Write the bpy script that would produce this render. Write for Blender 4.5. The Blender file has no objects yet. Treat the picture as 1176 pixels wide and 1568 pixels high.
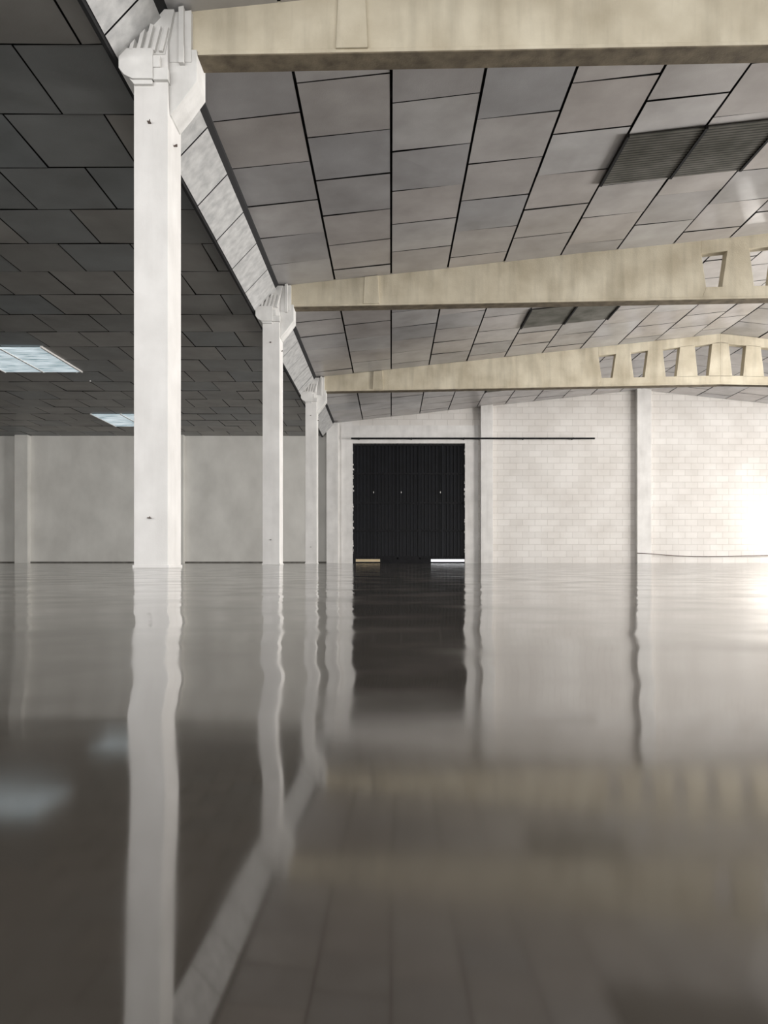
import bpy, math, random
from mathutils import Vector
random.seed(7)
D=8.0
U=D/1178.0
HC=10*U
RX=1520.0
def X_(x): return x*U
def Z_(z): return (z+10)*U
def zc(x):
    if x>RX: x=2*RX-x
    return 845+0.108*(x+394)
def zb(x):
    if x>RX: x=2*RX-x
    return 785+0.018*(x+309)

# ---------------- materials ----------------
def newmat(name):
    m=bpy.data.materials.new(name); m.use_nodes=True
    nt=m.node_tree; b=nt.nodes['Principled BSDF']
    return m,nt,b
def N(nt,t,**k):
    n=nt.nodes.new(t)
    for a,v in k.items(): setattr(n,a,v)
    return n
def ramp(nt,c0,c1,p0=0.0,p1=1.0):
    r=N(nt,'ShaderNodeValToRGB'); e=r.color_ramp.elements
    e[0].position=p0;e[0].color=(*c0,1);e[1].position=p1;e[1].color=(*c1,1)
    return r
def objco(nt,scale=(1,1,1)):
    t=N(nt,'ShaderNodeTexCoord'); m=N(nt,'ShaderNodeMapping')
    m.inputs['Scale'].default_value=scale
    nt.links.new(t.outputs['Object'],m.inputs['Vector']); return m.outputs['Vector']
def noisy(name,c0,c1,scale=3,detail=8,rough=0.7,bump=0.1,bscale=40,st=(1,1,1),p0=.3,p1=.7,spec=.3,bdist=.01,drips=0):
    m,nt,b=newmat(name); v=objco(nt,st)
    n=N(nt,'ShaderNodeTexNoise'); n.inputs['Scale'].default_value=scale; n.inputs['Detail'].default_value=detail
    nt.links.new(v,n.inputs['Vector']); r=ramp(nt,c0,c1,p0,p1)
    nt.links.new(n.outputs['Fac'],r.inputs['Fac']); col=r.outputs['Color']
    if drips:
        n4=N(nt,'ShaderNodeTexNoise'); n4.inputs['Scale'].default_value=1; n4.inputs['Detail'].default_value=6
        nt.links.new(objco(nt,(5,5,.6)),n4.inputs['Vector'])
        r4=ramp(nt,(1-drips,1-drips*1.02,1-drips*1.06),(1.03,1.03,1.03),.33,.55); nt.links.new(n4.outputs['Fac'],r4.inputs['Fac'])
        mx=N(nt,'ShaderNodeMix',data_type='RGBA',blend_type='MULTIPLY'); mx.inputs['Factor'].default_value=1
        nt.links.new(col,mx.inputs['A']); nt.links.new(r4.outputs['Color'],mx.inputs['B']); col=mx.outputs['Result']
    nt.links.new(col,b.inputs['Base Color'])
    b.inputs['Roughness'].default_value=rough; b.inputs['Specular IOR Level'].default_value=spec
    if bump:
        n2=N(nt,'ShaderNodeTexNoise'); n2.inputs['Scale'].default_value=bscale; n2.inputs['Detail'].default_value=5
        nt.links.new(objco(nt),n2.inputs['Vector'])
        bp=N(nt,'ShaderNodeBump'); bp.inputs['Strength'].default_value=bump; bp.inputs['Distance'].default_value=bdist
        nt.links.new(n2.outputs['Fac'],bp.inputs['Height']); nt.links.new(bp.outputs['Normal'],b.inputs['Normal'])
    return m
def tilemat(name,ca,cb,rough=.42,spec=.5):
    m,nt,b=newmat(name)
    g=N(nt,'ShaderNodeNewGeometry'); r=ramp(nt,ca,cb)
    e=r.color_ramp.elements.new(.5); e.color=tuple((ca[i]*.55+cb[i]*.45)*(1.05,.99,.94)[i] for i in range(3))+(1,)
    nt.links.new(g.outputs['Random Per Island'],r.inputs['Fac'])
    n=N(nt,'ShaderNodeTexNoise'); n.inputs['Scale'].default_value=1.3; n.inputs['Detail'].default_value=9
    nt.links.new(objco(nt),n.inputs['Vector'])
    r2=ramp(nt,(.82,.81,.80),(1.1,1.1,1.1),.3,.7); nt.links.new(n.outputs['Fac'],r2.inputs['Fac'])
    mx=N(nt,'ShaderNodeMix',data_type='RGBA',blend_type='MULTIPLY'); mx.inputs['Factor'].default_value=1
    nt.links.new(r.outputs['Color'],mx.inputs['A']); nt.links.new(r2.outputs['Color'],mx.inputs['B'])
    nt.links.new(mx.outputs['Result'],b.inputs['Base Color'])
    b.inputs['Roughness'].default_value=rough; b.inputs['Specular IOR Level'].default_value=spec
    n2=N(nt,'ShaderNodeTexNoise'); n2.inputs['Scale'].default_value=60; nt.links.new(objco(nt),n2.inputs['Vector'])
    bp=N(nt,'ShaderNodeBump'); bp.inputs['Strength'].default_value=.12; bp.inputs['Distance'].default_value=.01
    nt.links.new(n2.outputs['Fac'],bp.inputs['Height']); nt.links.new(bp.outputs['Normal'],b.inputs['Normal'])
    return m
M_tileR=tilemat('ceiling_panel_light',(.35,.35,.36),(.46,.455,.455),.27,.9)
M_tileL=tilemat('ceiling_panel_shaded',(.18,.197,.203),(.275,.267,.25),.42,.5)  # same panels in the left nave; its dimmer light put into the base colour
M_gap=newmat('joint_black')[0]; M_gap.node_tree.nodes['Principled BSDF'].inputs['Base Color'].default_value=(.012,.012,.013,1); M_gap.node_tree.nodes['Principled BSDF'].inputs['Roughness'].default_value=.9
M_white=noisy('painted_concrete_white',(.66,.645,.625),(.78,.765,.745),2.2,9,.6,.12,70,drips=.05)
M_head=noisy('column_head_plaster',(.60,.59,.57),(.73,.72,.70),4,8,.6,.1,50,drips=.08)
M_fascia=noisy('fascia_board',(.38,.38,.38),(.56,.56,.55),7,12,.7,.3,90)
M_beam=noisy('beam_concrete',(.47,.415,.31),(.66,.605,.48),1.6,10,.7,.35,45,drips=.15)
M_beamdk=noisy('beam_concrete_soffit_shade',(.12,.098,.07),(.24,.2,.14),6,10,.8,.3,45)  # darker copy of the beam concrete; underside shade painted into the colour
M_wallL=noisy('stucco_wall',(.60,.585,.55),(.74,.725,.685),1.1,10,.8,.25,30,(1,1,.7))
M_black=noisy('door_sheet_metal',(.003,.0035,.005),(.006,.007,.010),3,6,.45,0,spec=.16)
M_blackf=noisy('door_frame_steel',(.008,.008,.009),(.015,.015,.017),8,6,.6,0,spec=.12)
M_vent=noisy('translucent_roof_sheet',(.12,.118,.10),(.22,.213,.19),2.5,6,.45,0)
M_vent2=noisy('translucent_roof_sheet_groove_shade',(.05,.05,.043),(.09,.088,.08),2.5,6,.5,0)  # darker copy of the sheet; groove shade put into the colour
M_steel=noisy('rusty_iron',(.05,.035,.03),(.16,.12,.1),20,6,.6,0)
M_base=noisy('baseboard_grime',(.10,.095,.085),(.2,.19,.17),5,8,.8,0)
M_slit=noisy('door_slit_tint_orange',(.97,.76,.48),(1.0,.85,.58),5,8,.6,0)  # warm tint for the light slit under the door
# block wall
m,nt,b=newmat('painted_block_wall'); M_block=m
tc=N(nt,'ShaderNodeTexCoord'); sx=N(nt,'ShaderNodeSeparateXYZ'); cx=N(nt,'ShaderNodeCombineXYZ')
nt.links.new(tc.outputs['Object'],sx.inputs[0]); nt.links.new(sx.outputs['X'],cx.inputs['X']); nt.links.new(sx.outputs['Z'],cx.inputs['Y'])
br=N(nt,'ShaderNodeTexBrick'); br.inputs['Scale'].default_value=1
br.inputs['Brick Width'].default_value=.52; br.inputs['Row Height'].default_value=.26; br.inputs['Mortar Size'].default_value=.012; br.inputs['Mortar Smooth'].default_value=.3
br.inputs['Color1'].default_value=(.69,.665,.635,1); br.inputs['Color2'].default_value=(.75,.725,.695,1); br.inputs['Mortar'].default_value=(.60,.575,.545,1)
nt.links.new(cx.outputs[0],br.inputs['Vector'])
n=N(nt,'ShaderNodeTexNoise'); n.inputs['Scale'].default_value=.9; n.inputs['Detail'].default_value=8; nt.links.new(tc.outputs['Object'],n.inputs['Vector'])
r2=ramp(nt,(.90,.885,.87),(1.04,1.04,1.04),.3,.65); nt.links.new(n.outputs['Fac'],r2.inputs['Fac'])
mx=N(nt,'ShaderNodeMix',data_type='RGBA',blend_type='MULTIPLY'); mx.inputs['Factor'].default_value=1
nt.links.new(br.outputs['Color'],mx.inputs['A']); nt.links.new(r2.outputs['Color'],mx.inputs['B']); nt.links.new(mx.outputs['Result'],b.inputs['Base Color'])
bp=N(nt,'ShaderNodeBump',invert=True); bp.inputs['Strength'].default_value=.5; bp.inputs['Distance'].default_value=.008
nt.links.new(br.outputs['Fac'],bp.inputs['Height']); nt.links.new(bp.outputs['Normal'],b.inputs['Normal']); b.inputs['Roughness'].default_value=.65
# skylight
m,nt,b=newmat('skylight_sheet'); M_sky=m
w=N(nt,'ShaderNodeTexNoise'); w.inputs['Scale'].default_value=2; w.inputs['Detail'].default_value=5; nt.links.new(objco(nt,(1,6,1)),w.inputs['Vector'])
r=ramp(nt,(.26,.35,.38),(.85,.95,1.0),.3,.7); nt.links.new(w.outputs['Fac'],r.inputs['Fac'])
nt.links.new(r.outputs['Color'],b.inputs['Base Color']); nt.links.new(r.outputs['Color'],b.inputs['Emission Color']); b.inputs['Emission Strength'].default_value=.7
# floor
m,nt,b=newmat('polished_wet_floor'); M_floor=m
tc=N(nt,'ShaderNodeTexCoord'); 
n=N(nt,'ShaderNodeTexNoise'); n.inputs['Scale'].default_value=2.2; n.inputs['Detail'].default_value=8; nt.links.new(tc.outputs['Object'],n.inputs['Vector'])
r=ramp(nt,(.055,.047,.039),(.10,.089,.075),.3,.7); nt.links.new(n.outputs['Fac'],r.inputs['Fac']); nt.links.new(r.outputs['Color'],b.inputs['Base Color'])
n3=N(nt,'ShaderNodeTexNoise'); n3.inputs['Scale'].default_value=5; n3.inputs['Detail'].default_value=5; nt.links.new(tc.outputs['Object'],n3.inputs['Vector'])
mr=N(nt,'ShaderNodeMapRange'); mr.inputs['From Min'].default_value=.4; mr.inputs['From Max'].default_value=.62; mr.inputs['To Min'].default_value=.045; mr.inputs['To Max'].default_value=.13
nt.links.new(n3.outputs['Fac'],mr.inputs['Value']); nt.links.new(mr.outputs[0],b.inputs['Roughness'])
b.inputs['IOR'].default_value=2.2
sx=N(nt,'ShaderNodeSeparateXYZ'); nt.links.new(tc.outputs['Object'],sx.inputs[0])
n1=N(nt,'ShaderNodeTexNoise',noise_dimensions='2D'); n1.inputs['Scale'].default_value=1; n1.inputs['Detail'].default_value=1.0
cx=N(nt,'ShaderNodeCombineXYZ')
ma=N(nt,'ShaderNodeMath',operation='MULTIPLY'); ma.inputs[1].default_value=8; nt.links.new(sx.outputs['Y'],ma.inputs[0])
mb=N(nt,'ShaderNodeMath',operation='MULTIPLY'); mb.inputs[1].default_value=2.5; nt.links.new(sx.outputs['X'],mb.inputs[0])
nt.links.new(mb.outputs[0],cx.inputs['X']); nt.links.new(ma.outputs[0],cx.inputs['Y']); nt.links.new(cx.outputs[0],n1.inputs['Vector'])
s1=N(nt,'ShaderNodeVectorMath',operation='SUBTRACT'); s1.inputs[1].default_value=(.5,.5,.5); nt.links.new(n1.outputs['Color'],s1.inputs[0])
s2=N(nt,'ShaderNodeVectorMath',operation='MULTIPLY'); s2.inputs[1].default_value=(.055,.022,0); nt.links.new(s1.outputs[0],s2.inputs[0])
g=N(nt,'ShaderNodeNewGeometry'); s3=N(nt,'ShaderNodeVectorMath',operation='ADD'); nt.links.new(g.outputs['Normal'],s3.inputs[0]); nt.links.new(s2.outputs[0],s3.inputs[1])
s4=N(nt,'ShaderNodeVectorMath',operation='NORMALIZE'); nt.links.new(s3.outputs[0],s4.inputs[0]); nt.links.new(s4.outputs[0],b.inputs['Normal'])

# ---------------- mesh helper ----------------
class MB:
    def __init__(s): s.v=[];s.f=[];s.m=[];s.mats=[]
    def mi(s,mat):
        if mat not in s.mats: s.mats.append(mat)
        return s.mats.index(mat)
    def face(s,pts,mat):
        i=len(s.v); s.v+=[tuple(p) for p in pts]; s.f.append(tuple(range(i,i+len(pts)))); s.m.append(s.mi(mat))
    def box(s,x0,x1,y0,y1,z0,z1,mat):
        s.prism([(x0,z0),(x1,z0),(x1,z1),(x0,z1)],y0,y1,mat)
    def prism(s,poly,y0,y1,mat,under=None):
        n=len(poly); i=len(s.v)
        s.v+=[(x,y0,z) for x,z in poly]+[(x,y1,z) for x,z in poly]
        k=s.mi(mat)
        s.f.append(tuple(range(i,i+n))); s.m.append(k)
        s.f.append(tuple(range(i+2*n-1,i+n-1,-1))); s.m.append(k)
        for a in range(n):
            c=(a+1)%n
            s.f.append((i+a,i+n+a,i+n+c,i+c))
            kk=k
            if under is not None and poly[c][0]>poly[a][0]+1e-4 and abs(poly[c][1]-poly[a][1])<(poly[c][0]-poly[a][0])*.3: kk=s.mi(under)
            s.m.append(kk)
    def make(s,name,bevel=0,smooth=False):
        me=bpy.data.meshes.new(name); me.from_pydata(s.v,[],s.f); 
        for m in s.mats: me.materials.append(m)
        me.polygons.foreach_set('material_index',s.m)
        if smooth: me.polygons.foreach_set('use_smooth',[True]*len(s.f))
        me.update()
        o=bpy.data.objects.new(name,me); bpy.context.scene.collection.objects.link(o)
        if bevel:
            b=o.modifiers.new('bevel','BEVEL'); b.width=bevel; b.segments=2; b.limit_method='ANGLE'
        return o
def up(poly): return [(X_(x),Z_(z)) for x,z in poly]

YB=4*D      # back wall
YF=-1.2*D   # front extent
XL=-3400; XR=3390
# ---------------- floor ----------------
ys=[YF-1,-3,-1]+[-.8+.02*i for i in range(0,95)]+[1.2,1.6,2.2,3,5,8,12,16,20,24,28,32,YB+.25,YB+4,YB+16]
def hgt(y):
    a,bm=.60,.30; S=.022
    if y>=a: return 0
    if y>=bm: return S*(a-y)**2/(2*(a-bm))
    h=S*(a-bm)/2
    if y>=-.2: return h+S*(bm-y)
    h+=S*(bm+.2)
    t=min(1,max(0,(-.2-y)/.8)); return h*(1-t*t*(3-2*t))
xs=[X_(XL)-.5,-15,-8,-4,-2,-1,0,1,2,4,8,15,X_(XR)+.5]
fb=MB(); fb.mi(M_floor); fb.mi(M_base)
for y in ys:
    for x in xs: fb.v.append((x,y,hgt(y)))
nx=len(xs)
for j in range(len(ys)-1):
    for i in range(nx-1):
        a=j*nx+i; fb.f.append((a,a+1,a+nx+1,a+nx)); fb.m.append(1 if ys[j]>YB+.1 else 0)
fb.make('floor',smooth=True)

# ---------------- ceiling ----------------
cb=MB()
T=174; R=.152*D
def tile(x0,x1,y0,y1,zf,mat,g=.019,gy=.012):
    q=[]
    for (x,y) in ((X_(x0)+g,y0+gy),(X_(x0)+g,y1-gy),(X_(x1)-g,y1-gy),(X_(x1)-g,y0+gy)):
        q.append((x,y,Z_(zf(x/U))+random.uniform(-.009,.009)))
    cb.face(q,mat)
k=-2
edges=[]
while k*T<RX: edges.append((k*T,min((k+1)*T,RX),k)); k+=1
x=RX
while x<XR: edges.append((x,min(x+T,XR),k)); x+=T;k+=1
for x0,x1,k in edges:
    off=1.263*D if k%2==0 else 1.339*D
    y=off-20*R
    while y<YB:
        a=max(y,YF); c=min(y+R,YB)
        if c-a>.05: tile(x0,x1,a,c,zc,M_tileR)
        y+=R
zl=lambda x:770
y=1.124*D-17*R; row=-17
while y<YB:
    a=max(y,YF); c=min(y+R,YB)
    if c-a>.05:
        off=(-495-row*104)%T
        first=-426-((-426-off)%T)
        e=[-426]+[first-i*T for i in range(0,20)]
        for i in range(len(e)-1):
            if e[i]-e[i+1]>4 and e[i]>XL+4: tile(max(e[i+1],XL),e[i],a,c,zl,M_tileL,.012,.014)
    y+=R; row+=1
for (xa,za,xb,zbb) in ((XL,782,-424,782),(-352,zc(-352)+9,RX,zc(RX)+9),(RX,zc(RX)+9,XR,zc(XR)+9)):
    cb.face([(X_(xa),YF,Z_(za)),(X_(xa),YB,Z_(za)),(X_(xb),YB,Z_(zbb)),(X_(xb),YF,Z_(zbb))],M_gap)
cb.make('ceiling')
# fascia
fb=MB()
fb.prism(up([(-426,762),(-420,762),(-346,846),(-340,862),(-430,862),(-430,790)]),YF,YB,M_gap)
y=1.1*D-16*R
def fq(t): 
    p0=Vector((X_(-423),0,Z_(767)));p1=Vector((X_(-347),0,Z_(848)));return p0.lerp(p1,t)+Vector((.035,0,-.03))
while y<YB:
    a=max(y,YF)+.012;c=min(y+R,YB)-.012
    if c-a>.05:
        p=fq(.03);q=fq(.86)
        j=random.uniform(-.004,.004)
        fb.face([(p.x,a,p.z+j),(q.x,a,q.z+j),(q.x,c,q.z-j),(p.x,c,p.z-j)],M_fascia)
    y+=R
fb.make('trim_valley_fascia')

# ---------------- beams ----------------
def beam(n):
    m=MB(); y0=n*D+.12; y1=y0+.24
    B=lambda p,mat=M_beam,un=None: m.prism(up(p),y0,y1,mat,un)
    x1=957
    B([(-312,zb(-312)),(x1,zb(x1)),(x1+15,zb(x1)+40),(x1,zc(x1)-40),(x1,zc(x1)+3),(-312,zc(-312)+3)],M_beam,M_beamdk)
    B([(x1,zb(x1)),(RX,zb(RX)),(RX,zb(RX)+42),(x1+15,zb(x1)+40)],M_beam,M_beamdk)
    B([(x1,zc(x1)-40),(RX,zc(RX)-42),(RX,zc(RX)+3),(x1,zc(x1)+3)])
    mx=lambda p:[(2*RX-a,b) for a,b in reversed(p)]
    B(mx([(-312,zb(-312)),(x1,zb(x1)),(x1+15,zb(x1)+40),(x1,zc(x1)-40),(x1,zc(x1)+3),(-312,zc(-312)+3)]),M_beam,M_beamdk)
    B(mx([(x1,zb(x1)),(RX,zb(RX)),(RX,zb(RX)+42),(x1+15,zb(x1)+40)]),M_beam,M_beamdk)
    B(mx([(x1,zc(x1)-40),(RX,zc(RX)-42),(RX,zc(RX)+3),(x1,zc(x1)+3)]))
    for i in range(4):
        a=957+148*i
        if i<3:
            p=[(a+64,zb(a+64)+38),(a+148+15,zb(a+163)+38),(a+148,zc(a+148)-38),(a+81,zc(a+81)-38)]
        else:
            p=[(a+64,zb(a+64)+38),(RX,zb(RX)+38),(RX,zc(RX)-38),(a+81,zc(a+81)-38)]
        B(p); B(mx(p))
    for s in (0,1):
        p=[(-86,zb(-86)+5),(-36,zb(-36)+5),(-40,zc(-40)-2),(-82,zc(-82)-2)]
        q=[(-312,zb(-312)),(RX,zb(RX)),(RX,zb(RX)+7),(-312,zb(-312)+7)]
        if s: p=mx(p); q=mx(q)
        m.prism(up(p),y0-.05,y1+.05,M_beam)
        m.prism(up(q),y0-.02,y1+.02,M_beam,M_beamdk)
    m.prism(up([(-312,zb(-312)-2),(RX,zb(RX)-2),(RX,zb(RX)+.5),(-312,zb(-312)+.5)]),y0-.025,y1+.02,M_beamdk)  # dark strip along the beam bottom, painted underside shade
    o=m.make('roof_beam',bevel=.008)
for n in (1,2,3,0): beam(n)

# ---------------- columns ----------------
def column(n):
    m=MB(); y0=n*D; y1=y0+.5
    m.prism(up([(-394,-10),(-342,-10),(-342,840),(-394,800)]),y0,y1,M_white)
    m.prism(up([(-345,688),(-340,690),(-322,712),(-300,742),(-300,790),(-345,790)]),y0+.06,y1-.06,M_head)
    m.prism(up([(-342,770),(-308,770),(-308,850),(-342,846)]),y0+.05,y1-.05,M_head)
    m.prism(up([(-326,765),(-318,765),(-318,852),(-326,850)]),y0+.0,y1,M_head)
    m.prism(up([(-414,750),(-406,740),(-394,734),(-362,734),(-362,780),(-410,780),(-414,777)]),y0-.07,y1+.1,M_head)
    m.prism(up([(-404,742),(-392,728),(-364,728),(-364,742)]),y0-.04,y1+.08,M_head)
    m.prism(up([(-366,734),(-340,734),(-340,752),(-366,752)]),y0-.05,y1+.05,M_head)
    m.prism(up([(-366,752),(-352,752),(-352,770),(-366,770)]),y0-.06,y1+.05,M_head)
    for i in range(5):
        a=-398+i*11
        m.prism(up([(a,778),(a+5.5,778),(a+15,818-i*1.0),(a+9.5,820-i*1.0)]),y0-.075+.006*i,y1,M_head)
    m.prism(up([(-396,776),(-346,776),(-332,845),(-352,845)]),y0-.01,y1,M_head)
    for (x,z) in ((-372,670),(-372,66),(-331,652)):
        if x==-331:
            m.prism([(X_(-342),Z_(z)),(X_(-336),Z_(z)),(X_(-336),Z_(z+4)),(X_(-342),Z_(z+1.5))],y0+.2,y0+.22,M_steel)
        else:
            m.box(X_(x),X_(x+5),y0-.05,y0+.01,Z_(z),Z_(z+1.5),M_steel); m.box(X_(x+4),X_(x+5.2),y0-.06,y0-.045,Z_(z-1),Z_(z+3),M_steel)
    m.box(X_(-396),X_(-340),y0-.01,y1+.01,0,Z_(-5),M_white)
    m.make('column',bevel=.008)
for n in (1,2,3,0): column(n)

# ---------------- walls ----------------
y0,y1=YB,YB+.25
dx0,dx1,dz=-236,452,724
w=MB()
w.box(X_(XL),X_(-394),y0,y1,0,Z_(860),M_wallL)
w.box(X_(-394),X_(dx0),y0,y1,0,Z_(900),M_white)
w.make('wall_back')
w=MB()
w.prism(up([(dx1,-10),(RX,-10),(RX,zc(RX)+12),(dx1,zc(dx1)+12)]),y0,y1,M_block)
w.prism(up([(RX,-10),(XR,-10),(XR,zc(XR)+12),(RX,zc(RX)+12)]),y0,y1,M_block)
w.make('wall_back_right')
w=MB()
w.prism(up([(dx0,dz),(dx1,dz),(dx1,zc(dx1)+12),(dx0,zc(dx0)+12)]),y0,y1,M_block)
w.make('wall_back_above_door')
t=MB(); t.box(X_(dx0-70),X_(dx0),YB-.03,YB-.001,0,Z_(dz),M_white); 
for i in range(26):
    z=random.uniform(40,700); h=random.uniform(4,16)
    t.box(X_(dx0)-.01,X_(dx0+random.uniform(2,7)),YB-.02,YB-.002,Z_(z),Z_(z+h),M_white)
    z=random.uniform(40,700)
    t.box(X_(dx1-random.uniform(2,6)),X_(dx1)+.01,YB-.02,YB-.002,Z_(z),Z_(z+h),M_white)
t.box(X_(dx1),X_(dx1+80),YB-.03,YB-.001,0,Z_(dz),M_white)
t.box(X_(dx0-70),X_(dx1+80),YB-.04,YB-.001,Z_(dz),Z_(dz+110),M_white)
t.make('trim_1')
def pil(a,b,ztop,mat=M_white):
    m=MB()
    m.prism(up([(a,-10),(b,-10),(b,ztop if not callable(ztop) else ztop(b)),(a,ztop if not callable(ztop) else ztop(a))]),YB-.28,YB+.02,mat)
    m.make('pilaster',bevel=.01)
pil(-394,-322,lambda x:845)
pil(544,618,lambda x:zc(x)+2)
pil(1494,1580,lambda x:zc(RX))
pil(-1336,-1262,772,M_wallL)
pil(-2288,-2208,772,M_wallL)
t=MB(); t.box(X_(XL),X_(-394),YB-.03,YB,0,.07,M_base)
t.make('baseboard_back')
t=MB(); t.box(X_(XL)-.25,X_(XL),YF,YB+.25,0,Z_(860),M_wallL); t.make('wall_left')
t=MB(); x0=X_(XR);x1=x0+.25
for a,b,za,zb_ in ((YF,10,0,7.3),(10,18,5,7.3),(18,19,0,7.3),(19,26,5,7.3),(26,YB+.25,0,7.3)):
    t.box(x0,x1,a,b,za,zb_,M_block)
t.make('wall_right')

# ---------------- door ----------------
d=MB(); xa,xb=X_(dx0)+.004,X_(dx1)-.004; ydo=YB+.12; zt=Z_(dz)-.004
npl=5; W=(xb-xa)/npl
zb0=.17
pitch=.15; n=int((xb-xa)/pitch)
for i in range(n):
    px=xa+i*(xb-xa)/n; w_=(xb-xa)/n
    pts=[(px,0),(px+w_*.4,0),(px+w_*.5,.045),(px+w_*.9,.045),(px+w_,0)]
    for q,(a,b) in enumerate(zip(pts,pts[1:])):
        d.face([(a[0],ydo+a[1],zb0),(b[0],ydo+b[1],zb0),(b[0],ydo+b[1],zt),(a[0],ydo+a[1],zt)],M_blackf if q==1 else M_black)
for i in range(npl+1):
    px=xa+i*W; d.box(px-.03 if i else px,px+.03 if i<npl else px,ydo-.05,ydo+.0,zb0,zt,M_black)
for z in (dz-8,540,360,190,30):
    d.box(xa,xb,ydo-.04,ydo-.0,Z_(z)-.04,Z_(z)+.04,M_blackf)
d.box(X_(-68),X_(244),ydo-.05,ydo+.06,0,.24,M_blackf)
d.box(xa,X_(-218),ydo-.05,ydo+.06,0,.24,M_blackf)
d.box(xa,xb,ydo-.01,ydo+.06,0,.06,M_blackf)
for (x,z) in ((-232,430),(-232,200),(-232,560),(-110,420),(60,420),(300,420)):
    d.box(X_(x),X_(x+4),ydo-.10,ydo-.04,Z_(z),Z_(z+10),M_white)
d.make('door_1')
r_=MB(); r_.box(X_(-242),X_(1232),YB-.42,YB-.36,Z_(741),Z_(750),M_blackf)
for x in (-200,120,440,800,1100): r_.box(X_(x),X_(x+6),YB-.37,YB-.041,Z_(744),Z_(752),M_blackf)
r_.make('trim_2')
m=MB(); m.box(-5.5,.2,YB+12,YB+14.4,.01,2.5,M_slit)  # added box outside, there to colour the light under the door
for i in range(23): m.box(-5.5+i*.25,-5.4+i*.25,YB+11.96,YB+12,.15,2.4,M_slit)
m.make('door_slit_tint_box')

# ---------------- roof light sheets ----------------
def sheet(name,xa,xb,ya,yb,zf,mat,frame,pitch=.075,amp=.012,dn=3,mat2=None):
    m=MB(); n=int((yb-ya)/pitch)*4
    for i in range(n):
        a=ya+(yb-ya)*i/n;b=ya+(yb-ya)*(i+1)/n
        za=amp*math.sin(i*math.pi/2);zb2=amp*math.sin((i+1)*math.pi/2)
        m.face([(X_(xa),a,Z_(zf(xa))+za),(X_(xa),b,Z_(zf(xa))+zb2),(X_(xb),b,Z_(zf(xb))+zb2),(X_(xb),a,Z_(zf(xb))+za)],mat2 if (mat2 and i%4 in (0,1)) else mat)
    g=3
    for x in ((xa,(xa+xb)/2,xb)):
        m.prism(up([(x-g,zf(x)-dn),(x+g,zf(x)-dn),(x+g,zf(x)+4),(x-g,zf(x)+4)]),ya,yb,frame)
    m.make(name)
for n in (0,1,2,3):
    zf=lambda x: zc(x)-3.5
    sheet('roof_vent_panel',523,871,(n+.44)*D,(n+.63)*D,zf,M_vent,M_gap,.075,.015,5,M_vent2)
sheet('window_1',-1560,-1250,2.33*D,2.64*D,lambda x:766,M_sky,M_white,.15,.01)
sheet('window_2',-1560,-1250,3.39*D,3.70*D,lambda x:766,M_sky,M_white,.15,.01)

m=MB()
for i in range(6):
    x=random.uniform(-1500,-700); y=random.uniform(1.3,3.6)*D
    s=random.uniform(.008,.013)
    m.box(X_(x)-s*2,X_(x)+s*2,y-s,y+s,Z_(770)-.03,Z_(770)+.01,M_white)
m.make('ceiling_hanger_clips')

cu=bpy.data.curves.new('wall_cable','CURVE'); cu.dimensions='3D'; cu.bevel_depth=.014
pts=[(1490,52),(1580,48),(1750,34),(1950,30),(2200,36),(2450,40),(2800,36)]
sp=cu.splines.new('NURBS'); sp.points.add(len(pts)-1)
for p,(x,z) in zip(sp.points,pts): p.co=(X_(x),YB-.32+(.26 if x>1600 else 0),Z_(z),1)
sp.use_endpoint_u=True; sp.order_u=3
co=bpy.data.objects.new('wall_cable',cu); cu.materials.append(M_steel); bpy.context.scene.collection.objects.link(co)

# ---------------- lights ----------------
def area(name,loc,tgt,sx,sy,e,col):
    l=bpy.data.lights.new(name,'AREA'); l.shape='RECTANGLE'; l.size=sx; l.size_y=sy; l.energy=e; l.color=col
    o=bpy.data.objects.new(name,l); o.location=loc
    o.rotation_euler=(Vector(tgt)-Vector(loc)).to_track_quat('-Z','Y').to_euler()
    bpy.context.scene.collection.objects.link(o); return o
area('daylight_doorway_far',(X_(XR)-.3,22.5,2.6),(10,18.5,6.5),7,4.5,1650,(1,.97,.935))
area('daylight_doorway_near',(X_(XR)-.3,14,2.6),(2,12.5,5.4),7,4.5,4300,(1,.97,.935))
area('front_fill',(-1,YF,2.8),(-1,10,5.0),34,5,3300,(1,.985,.965))  # added fill lamp behind the camera for column fronts and ceiling
def pt(name,loc,e,r=.5,col=(1,.96,.90)):
    l=bpy.data.lights.new(name,'POINT'); l.energy=e; l.shadow_soft_size=r; l.color=col
    o=bpy.data.objects.new(name,l); o.location=loc; bpy.context.scene.collection.objects.link(o)
pt('floodlight',(16.2,30.6,1.5),140,.35)
wd=bpy.data.worlds.new('sky'); bpy.context.scene.world=wd; wd.use_nodes=True
wd.node_tree.nodes['Background'].inputs['Color'].default_value=(.96,.97,1,1); wd.node_tree.nodes['Background'].inputs['Strength'].default_value=1.2

# ---------------- camera ----------------
c=bpy.data.cameras.new('camera'); c.sensor_fit='AUTO'; c.sensor_width=36; c.lens=1178/1568*36
c.shift_x=-11/1568; c.shift_y=76/1568; c.clip_start=.005; c.clip_end=200
co=bpy.data.objects.new('camera',c); co.location=(0,0,HC); co.rotation_euler=(math.radians(90),0,0)
bpy.context.scene.collection.objects.link(co); bpy.context.scene.camera=co
bpy.context.scene.view_settings.view_transform='Standard'
